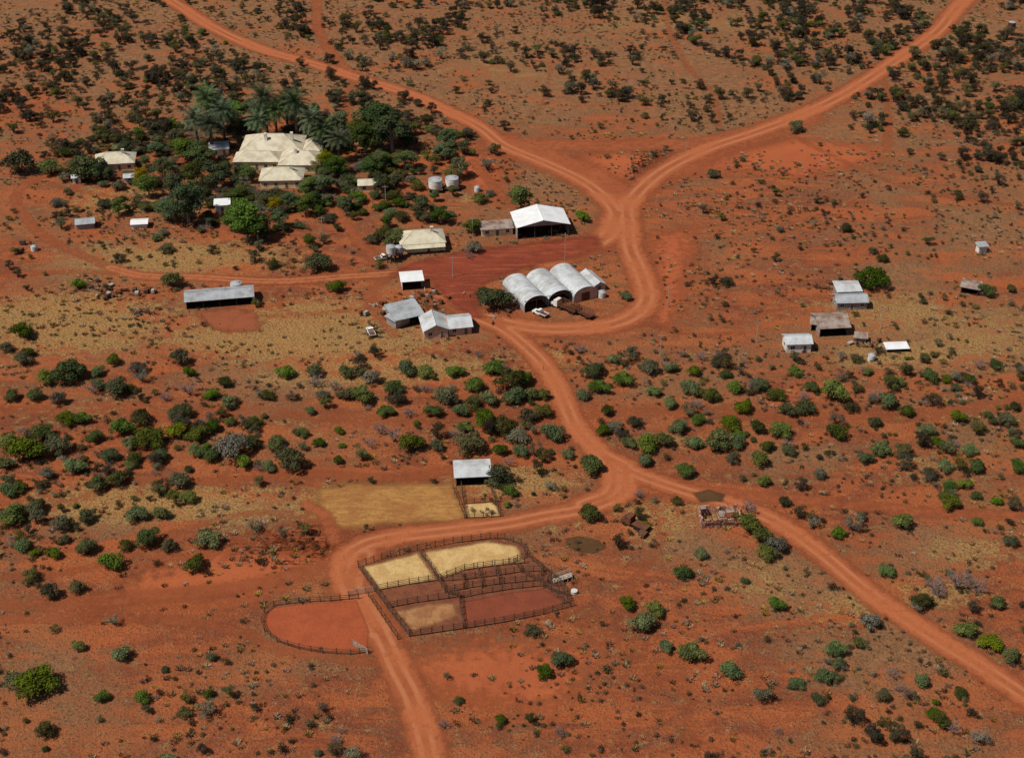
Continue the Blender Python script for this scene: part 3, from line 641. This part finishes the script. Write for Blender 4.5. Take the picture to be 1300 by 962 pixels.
def palm():
    q=MB(); h=7.0
    for k in range(7): q.beam((.03*k*(k>0),0,h*k/7),(.03*(k+1),0,h*(k+1)/7),.36,.30,8)
    sh=[0.0]*len(q.v); n=40
    for i in range(n):
        a=i*2.39996; el=1.25-1.7*(i/n); L=3.7; p_=Vector((.2,0,h)); d=Vector((math.cos(a)*math.cos(el),math.sin(a)*math.cos(el),math.sin(el))); side=Vector((-math.sin(a),math.cos(a),0))
        for s in range(7):
            nx_=p_+d*(L/7); l=.75*math.sin(math.pi*(s+1.2)/8.6)+.15
            for sg in(-1,1):
                for hh in (0,.5):
                    o=p_.lerp(nx_,hh); tip=o+side*sg*l+d*.35+Vector((0,0,-.18)); q.add([o,o+d*.24,tip],[(0,1,2)],1); sh+=[random.random()]*3
            p_=nx_; d=(d+Vector((0,0,-.17))).normalized()
    me=q.mesh('palm',['bark','leaf_palm']); me.attributes.new('shade','FLOAT','POINT').data.foreach_set('value',np.array(sh,dtype=np.float32)); return me
PR['palm']=[palm(),palm()]
def tuft(mat,n,w,h):
    q=MB(); sh=[]
    for i in range(n):
        a=random.uniform(0,6.28); r=w*random.random()**.6*.6; x,y=r*math.cos(a),r*math.sin(a); l=h*random.uniform(.5,1); b_=random.uniform(0,6.28); t_=.09
        q.add([(x-t_*math.cos(b_),y-t_*math.sin(b_),0),(x+t_*math.cos(b_),y+t_*math.sin(b_),0),(x+math.cos(a)*l*.6,y+math.sin(a)*l*.6,l)],[(0,1,2)]); sh+=[random.random()*.6,random.random()*.6,1]
    me=q.mesh('tuft',[mat]); me.attributes.new('shade','FLOAT','POINT').data.foreach_set('value',np.array(sh,dtype=np.float32)); return me
PR['tuftd']=[tuft('tuft_dry',45,.7,.5) for _ in range(3)]
DIM={'bush':(4.9,3.8),'olive':(4.9,3.8),'greybush':(4.9,3.8),'gum':(7.0,9),'yellow':(7.0,9),'open':(4.6,4.2),'opend':(4.6,4.2),'openg':(4.6,4.2),'dead':(4.6,4),'palm':(6.5,9)}
NAMES={'bush':'acacia_tree','olive':'mulga_tree','greybush':'saltbush_shrub','gum':'gum_tree','yellow':'pepper_tree','open':'mulga_tree','opend':'mulga_tree','openg':'grey_acacia_tree','dead':'dead_tree','palm':'date_palm'}
def plant(kind,px,py,w=25,zs=1.0):
    s=scl(py); sc=w/s/DIM[kind][0]; hh=DIM[kind][1]*sc*zs; g=G(px,py+.40*hh*s)
    o=bpy.data.objects.new(NAMES[kind],random.choice(PR[kind])); o.location=g; o.scale=(sc*random.uniform(.88,1.12),sc*random.uniform(.88,1.12),sc*zs*random.uniform(.9,1.1)); o.rotation_euler=(0,0,random.uniform(0,6.28)); S.collection.objects.link(o)
    EX.append((g.x,g.y,w/s*.4)); return o
T=[(30,420,28),(85,470,44),(60,478,26),(145,455,20),(175,465,25),(230,452,30),(362,470,26),(45,500,22),(75,505,26),(150,490,33),(125,488,20),(180,528,30),(8,440,20),(35,447,20),(285,483,22),(230,520,30),(225,545,30),(155,540,33),(190,555,38),(72,565,36),(38,570,42),(12,558,28),(120,552,24),(290,510,24),(295,565,46),(320,560,28),(371,580,44),(325,535,20),(383,548,18),(228,607,32),(150,605,30),(126,612,28),(430,545,16),(430,582,15),(400,470,24),(440,470,24),(410,500,20),(460,500,34),(472,478,28),(515,465,30),(540,470,24),(565,500,34),(602,487,26),(580,470,22),(525,560,34),(598,560,40),(615,530,34),(650,480,38),(628,465,28),(655,502,30),(640,540,34),(657,552,28),(670,525,28),(700,547,34),(690,520,26),(590,540,24),(755,468,30),(780,455,20),(760,490,26),(740,500,20),(790,480,28),(825,465,26),(852,465,22),(875,490,26),(830,495,20),(880,470,20),(780,540,22),(798,560,22),(820,560,32),(842,556,28),(805,535,20),(880,560,24),(910,557,38),(925,535,30),(960,540,26),(990,545,28),(1020,515,28),(900,500,26),(932,490,24),(962,485,22),(1057,495,36),(1030,490,22),(1060,547,28),(1128,508,28),(1130,485,24),(1175,543,25),(1115,568,26),(1145,570,26),(1100,580,22),(1215,528,22),(1275,532,26),(870,595,28),(820,583,22),(750,587,34),(965,582,26),(970,610,20),(1205,635,28),(749,648,28),(265,684,30),(250,712,28),(141,711,32),(112,692,30),(65,748,30),(40,728,24),(98,743,22),(155,828,26),(100,818,20),(48,862,50),(20,650,38),(80,662,30),(205,650,24),(188,680,34),(175,650,28),(240,628,24),(30,690,24),(867,725,26),(815,787,36),(796,765,24),(832,772,26),(877,825,36),(845,818,22),(715,835,28),(690,850,24),(925,848,30),(985,765,24),(1125,722,22),(1145,660,30),(1062,675,20),(1170,760,30),(1105,787,30),(1060,822,28),(1045,855,26),(1225,797,30),(1257,812,30),(1282,830,26),(1170,862,22),(1265,635,16),(1240,660,16),(905,220,18),(1010,160,22),(795,375,16),(632,378,44),(615,372,24),(220,355,28),(405,332,34),(430,363,22),(740,274,20),(65,212,28),(25,207,42),(110,213,46),(90,220,24),(1250,368,24),(30,455,24),(100,360,20),(500,300,34),(488,296,28),(1200,590,22),(1240,590,24),(1290,590,24),(1040,600,20),(1180,600,20),(930,580,22),(1240,540,20),(270,540,24),(250,570,22),(105,530,22),(15,500,22),(340,500,20),(1010,470,20),(1180,475,22),(1230,480,18),(690,500,20),(620,505,26),(500,490,24),(490,520,22),(350,560,26),(240,470,20),(125,470,20),(85,530,26),(205,575,24),(270,500,20),(170,580,22),(455,470,20),(635,570,22),(675,500,22),(1110,535,20),(935,560,24),(975,565,20),(770,520,20),(860,540,24),(600,510,22),(20,860,30),(890,700,18),
(100,470,26),(55,548,28),(5,585,26),(95,590,28),(60,600,22),(140,575,26),(165,560,24),(250,548,28),(270,575,26),(310,585,24),(340,590,22),(405,560,18),(505,505,24),(550,520,24),(585,520,24),(660,570,22),(720,575,18),(765,545,20),(850,510,22),(885,530,22),(945,515,24),(985,500,22),(1000,570,20),(1080,515,20),(1150,520,22),(1190,560,20),(1230,570,20),(10,620,26),(50,640,24),(110,655,24),(215,690,22),(160,690,20),(70,700,20),(1290,560,22),(1000,520,22),(395,520,16),(440,500,22),(645,505,24),(668,480,24)]
for (x,y,w) in T:
    k=random.random(); plant('bush' if k<.68 else ('olive' if k<.92 else 'greybush'),x,y,w)
plant('bush',1102,352,42,.9)
for a in ((950,662,36),(966,676,28),(985,690,34),(972,698,28),(940,655,22)): plant('greybush' if a[0]%2 else 'olive',*a)
for a in ((240,490,30),(483,540,30),(500,550,26),(735,440,24),(1242,460,24),(820,550,24),(640,470,22),(950,640,30),(1000,560,20),(400,480,30),(120,490,26),(1185,735,40),(1215,730,46),(1240,740,34),(885,510,24),(1020,500,22),(540,490,22),(210,500,24),(330,590,20),(955,490,20),(1190,745,34),(285,640,18),(890,450,20),(1210,560,20),(100,580,22),(425,485,28),(520,520,24),(580,550,22),(470,560,20),(1110,500,24)): plant('dead',*a)
for a in ((632,600,36),(627,608,24)): plant('olive',*a)
for a in ((267,148,40),(285,155,38),(340,150,42),(352,160,32),(378,155,40),(398,172,36),(412,178,32),(270,172,38),(330,165,32),(432,188,32),(252,166,34),(365,142,32)): plant('palm',*a)
for a in ((480,160,60),(498,172,50),(465,178,46),(240,262,50),(222,268,40),(315,285,50),(328,292,38),(300,280,34),(660,256,36),(600,288,28),(265,130,38),(425,212,36),(410,235,36),(455,170,34),(565,195,30),(515,205,34),(570,178,30),(275,225,42),(255,200,42),(235,190,42),(190,240,32),(120,220,32),(392,238,28),(310,218,28),(440,262,30),(535,266,28),(560,275,26),(300,250,32),(390,262,28),(470,215,34),(318,224,22),(395,152,34),(370,256,28),(430,160,34),(210,215,34),(225,240,34),(200,190,30),(300,145,30),(320,140,30),(245,225,34),(490,205,28),(585,215,26),(410,165,30)): plant('gum',*a,random.uniform(.5,.8))
for a in ((413,205,34),(428,212,26),(300,155,26),(402,215,22),(180,225,26),(350,262,24)): plant('yellow',*a,.7)
k=0
while k<330:
    px,py=random.gauss(340,135),random.gauss(225,38)
    if not(70<px<640 and 150<py<335): continue
    g=G(px,py)
    if any((g.x-a)**2+(g.y-b_)**2<(r+1.0)**2 for a,b_,r in EX if r>3.1): k+=.05; continue
    mm,_=road_field(np.array([g.x]),np.array([g.y]))
    if mm[0]>.45: continue
    kd=random.choices(['bush','olive','open','gum','greybush','openg','dead'],[4,4,4,1.6,1.6,2.4,2])[0]
    w=random.uniform(10,24); s=scl(py); sc=w/s/DIM[kd][0]
    o=bpy.data.objects.new(NAMES[kd],random.choice(PR[kd])); o.location=g; o.scale=(sc,sc,sc*random.uniform(.65,.95)); o.rotation_euler=(0,0,random.uniform(0,6.28)); S.collection.objects.link(o); k+=1
# ---------------------------------------------------------------- scatter systems
def scatter(name,protos,pts,sc,rz,idx,zs):
    col=bpy.data.collections.new(name+'_kinds')
    for i,me in enumerate(protos):
        o=bpy.data.objects.new('%s_kind_%02d'%(name,i),me); col.objects.link(o)
    me=bpy.data.meshes.new(name); me.vertices.add(len(pts)); me.vertices.foreach_set('co',np.array(pts,dtype=np.float32).ravel())
    for k_,v in (('sc',sc),('rz',rz),('zs',zs)): me.attributes.new(k_,'FLOAT','POINT').data.foreach_set('value',np.array(v,dtype=np.float32))
    me.attributes.new('idx','INT','POINT').data.foreach_set('value',np.array(idx,dtype=np.int32))
    o=bpy.data.objects.new(name,me); S.collection.objects.link(o)
    g=bpy.data.node_groups.new(name,'GeometryNodeTree'); g.interface.new_socket('Geometry',in_out='INPUT',socket_type='NodeSocketGeometry'); g.interface.new_socket('Geometry',in_out='OUTPUT',socket_type='NodeSocketGeometry')
    gi=g.nodes.new('NodeGroupInput'); go=g.nodes.new('NodeGroupOutput'); ip=g.nodes.new('GeometryNodeInstanceOnPoints'); ci=g.nodes.new('GeometryNodeCollectionInfo')
    ci.inputs['Collection'].default_value=col; ci.inputs['Separate Children'].default_value=True; ci.inputs['Reset Children'].default_value=True
    def na(n_,t='FLOAT'):
        a=g.nodes.new('GeometryNodeInputNamedAttribute'); a.data_type=t; a.inputs['Name'].default_value=n_; return a.outputs['Attribute']
    cr=g.nodes.new('ShaderNodeCombineXYZ'); cs=g.nodes.new('ShaderNodeCombineXYZ'); l=g.links.new
    l(na('rz'),cr.inputs[2]); s_=na('sc'); l(s_,cs.inputs[0]); l(s_,cs.inputs[1]); l(na('zs'),cs.inputs[2])
    l(gi.outputs[0],ip.inputs['Points']); l(ci.outputs[0],ip.inputs['Instance']); ip.inputs['Pick Instance'].default_value=True
    l(na('idx','INT'),ip.inputs['Instance Index']); l(cr.outputs[0],ip.inputs['Rotation']); l(cs.outputs[0],ip.inputs['Scale']); l(ip.outputs[0],go.inputs[0])
    o.modifiers.new('scatter','NODES').node_group=g
def cn(x,y,s,o=0): return noise.noise(Vector((x*s+o,y*s-o,o)))
def dens(px,py):
    if py<205:
        d=3.4
        if 560<px<860 and 30<py: d=1.3
        if px>860: d=5.0
        if px<330: d=4.2
        if 820<px<1100 and 90<py: d=1.8
        if 860<px<1000 and 160<py: d=.8
        return d
    if py<345:
        if px<500: return 1.6
        if px<830: return .15
        if px<960: return 1.0
        return 1.5
    if py<445:
        if px<330: return .9
        if px<830: return .15
        return .9
    if py<660: return 3.0
    if py<900:
        if 330<px<760: return .5
        return 2.2
    return 2.0
NC=75000
cx=rng.uniform(-480,480,NC); cy=rng.uniform(60,1020,NC); cm,_=road_field(cx,cy)
yardp=[[(455,720),(530,699),(622,684),(662,692),(690,724),(712,742),(725,770),(640,790),(520,808),(478,752)],APRON,[(404,622),(575,614),(590,662),(402,660)],[(452,762),(348,771),(335,790),(354,813),(465,826)],[(640,395),(690,340),(780,360),(770,395),(700,410)]]
def inyard(x,y): 
    o=np.zeros(x.shape)
    for yp in yardp: o=np.maximum(o,poly_field(x,y,yp,3))
    return o
iy=inyard(cx,cy); ex=np.array(EX)
pts=[];sc=[];rz=[];idx=[];zs=[]
base=NC/(960*960)*100
protos=PR['scrub']+PR['scrubo']+PR['scrubgrey']+PR['open']+PR['opend']+PR['openg']+[PR['bush'][i] for i in (0,1,2)]+[PR['olive'][0],PR['olive'][1]]+PR['dead'][:2]
R_small=list(range(0,9)); R_sg=[9,10]; R_open=list(range(11,16)); R_opend=list(range(16,20)); R_og=[20,21,22]; R_bush=[23,24,25]; R_ol=[26,27]; R_dead=[28,29]
for i in range(NC):
    x,y=cx[i],cy[i]
    if cm[i]>.4 or iy[i]>.3: continue
    px,py=P(x,y); d=dens(px,py)
    cl=cn(x,y,.02,3)+.8*cn(x,y,.06,9); f=min(2.6,max(.08,1+2.9*cl))
    if random.random()>d*f/base: continue
    if np.any((ex[:,0]-x)**2+(ex[:,1]-y)**2<ex[:,2]**2): continue
    u=random.random()
    if py<210:
        if u<.36: k=random.choice(R_opend*2+R_open+R_og[:1]) ; s=random.uniform(.6,1.3)
        elif u<.39: k=random.choice(R_ol+R_bush[:1]); s=random.uniform(.5,1.0)
        else: k=random.choice(R_small); s=random.uniform(.6,1.7)
    elif py<450:
        if u<.15: k=random.choice(R_open+R_opend+R_ol); s=random.uniform(.5,.95)
        else: k=random.choice(R_small+R_sg); s=random.uniform(.35,1.2)
    else:
        if u<.20: k=random.choice(R_open+R_og+R_opend[:2]); s=random.uniform(.45,1.0)
        elif u<.34: k=random.choice(R_bush+R_ol); s=random.uniform(.3,.85)
        elif u<.39: k=random.choice(R_dead); s=random.uniform(.4,.9)
        else: k=random.choice(R_small+R_sg); s=random.uniform(.3,1.15)
    pts.append((x,y,0));sc.append(s);zs.append(s*random.uniform(.75,1.1));rz.append(random.uniform(0,6.28));idx.append(k)
print('protos',len(protos),'shrubs',len(pts))
scatter('outback_scrub',protos,pts,sc,rz,idx,zs)
NC=85000
cx=rng.uniform(-330,330,NC); cy=rng.uniform(70,800,NC); cm,_=road_field(cx,cy); iy=inyard(cx,cy)
pts=[];sc=[];rz=[];idx=[];zs=[]
for i in range(NC):
    x,y=cx[i],cy[i]
    if cm[i]>.4 or iy[i]>.2: continue
    f=.5+1.5*(cn(x,y,.03,20)+.8*cn(x,y,.11,5))
    if random.random()>f: continue
    dry=cn(x,y,.02,40)>0.05
    k=random.randint(0,2) if (dry if random.random()<.75 else not dry) else random.randint(3,6)
    s=random.uniform(.5,1.7); pts.append((x,y,0));sc.append(s);zs.append(s);rz.append(random.uniform(0,6.28));idx.append(k)
print('tufts',len(pts)); scatter('grass_tufts',PR['tuftd']+PR['herb'],pts,sc,rz,idx,zs)
# ---------------------------------------------------------------- light, sky, camera
sd=Vector((-.60,-.28,0)).normalized(); el=math.radians(56); sd=Vector((sd.x*math.cos(el),sd.y*math.cos(el),math.sin(el)))
L_=bpy.data.lights.new('sun','SUN'); L_.energy=4.3; L_.angle=math.radians(.53); L_.color=(1,.95,.86); o=bpy.data.objects.new('sun',L_); o.rotation_euler=sd.to_track_quat('Z','Y').to_euler(); S.collection.objects.link(o)
w=bpy.data.worlds.new('World'); S.world=w; w.use_nodes=True; nt=w.node_tree; bg=nt.nodes['Background']; bg.inputs[1].default_value=.05
sk=N(nt,'ShaderNodeTexSky'); sk.sky_type='NISHITA'; sk.sun_disc=False; sk.sun_elevation=el; sk.sun_rotation=math.atan2(sd.x,sd.y); nt.links.new(sk.outputs[0],bg.inputs[0])
cam=bpy.data.cameras.new('camera'); cam.lens=36*F/1300; cam.clip_start=1; cam.clip_end=30000; co_=bpy.data.objects.new('camera',cam); co_.location=(0,0,H); co_.rotation_euler=(math.pi/2-PT,0,0); S.collection.objects.link(co_); S.camera=co_
S.view_settings.view_transform='Standard'; S.view_settings.look='None'; S.view_settings.exposure=0
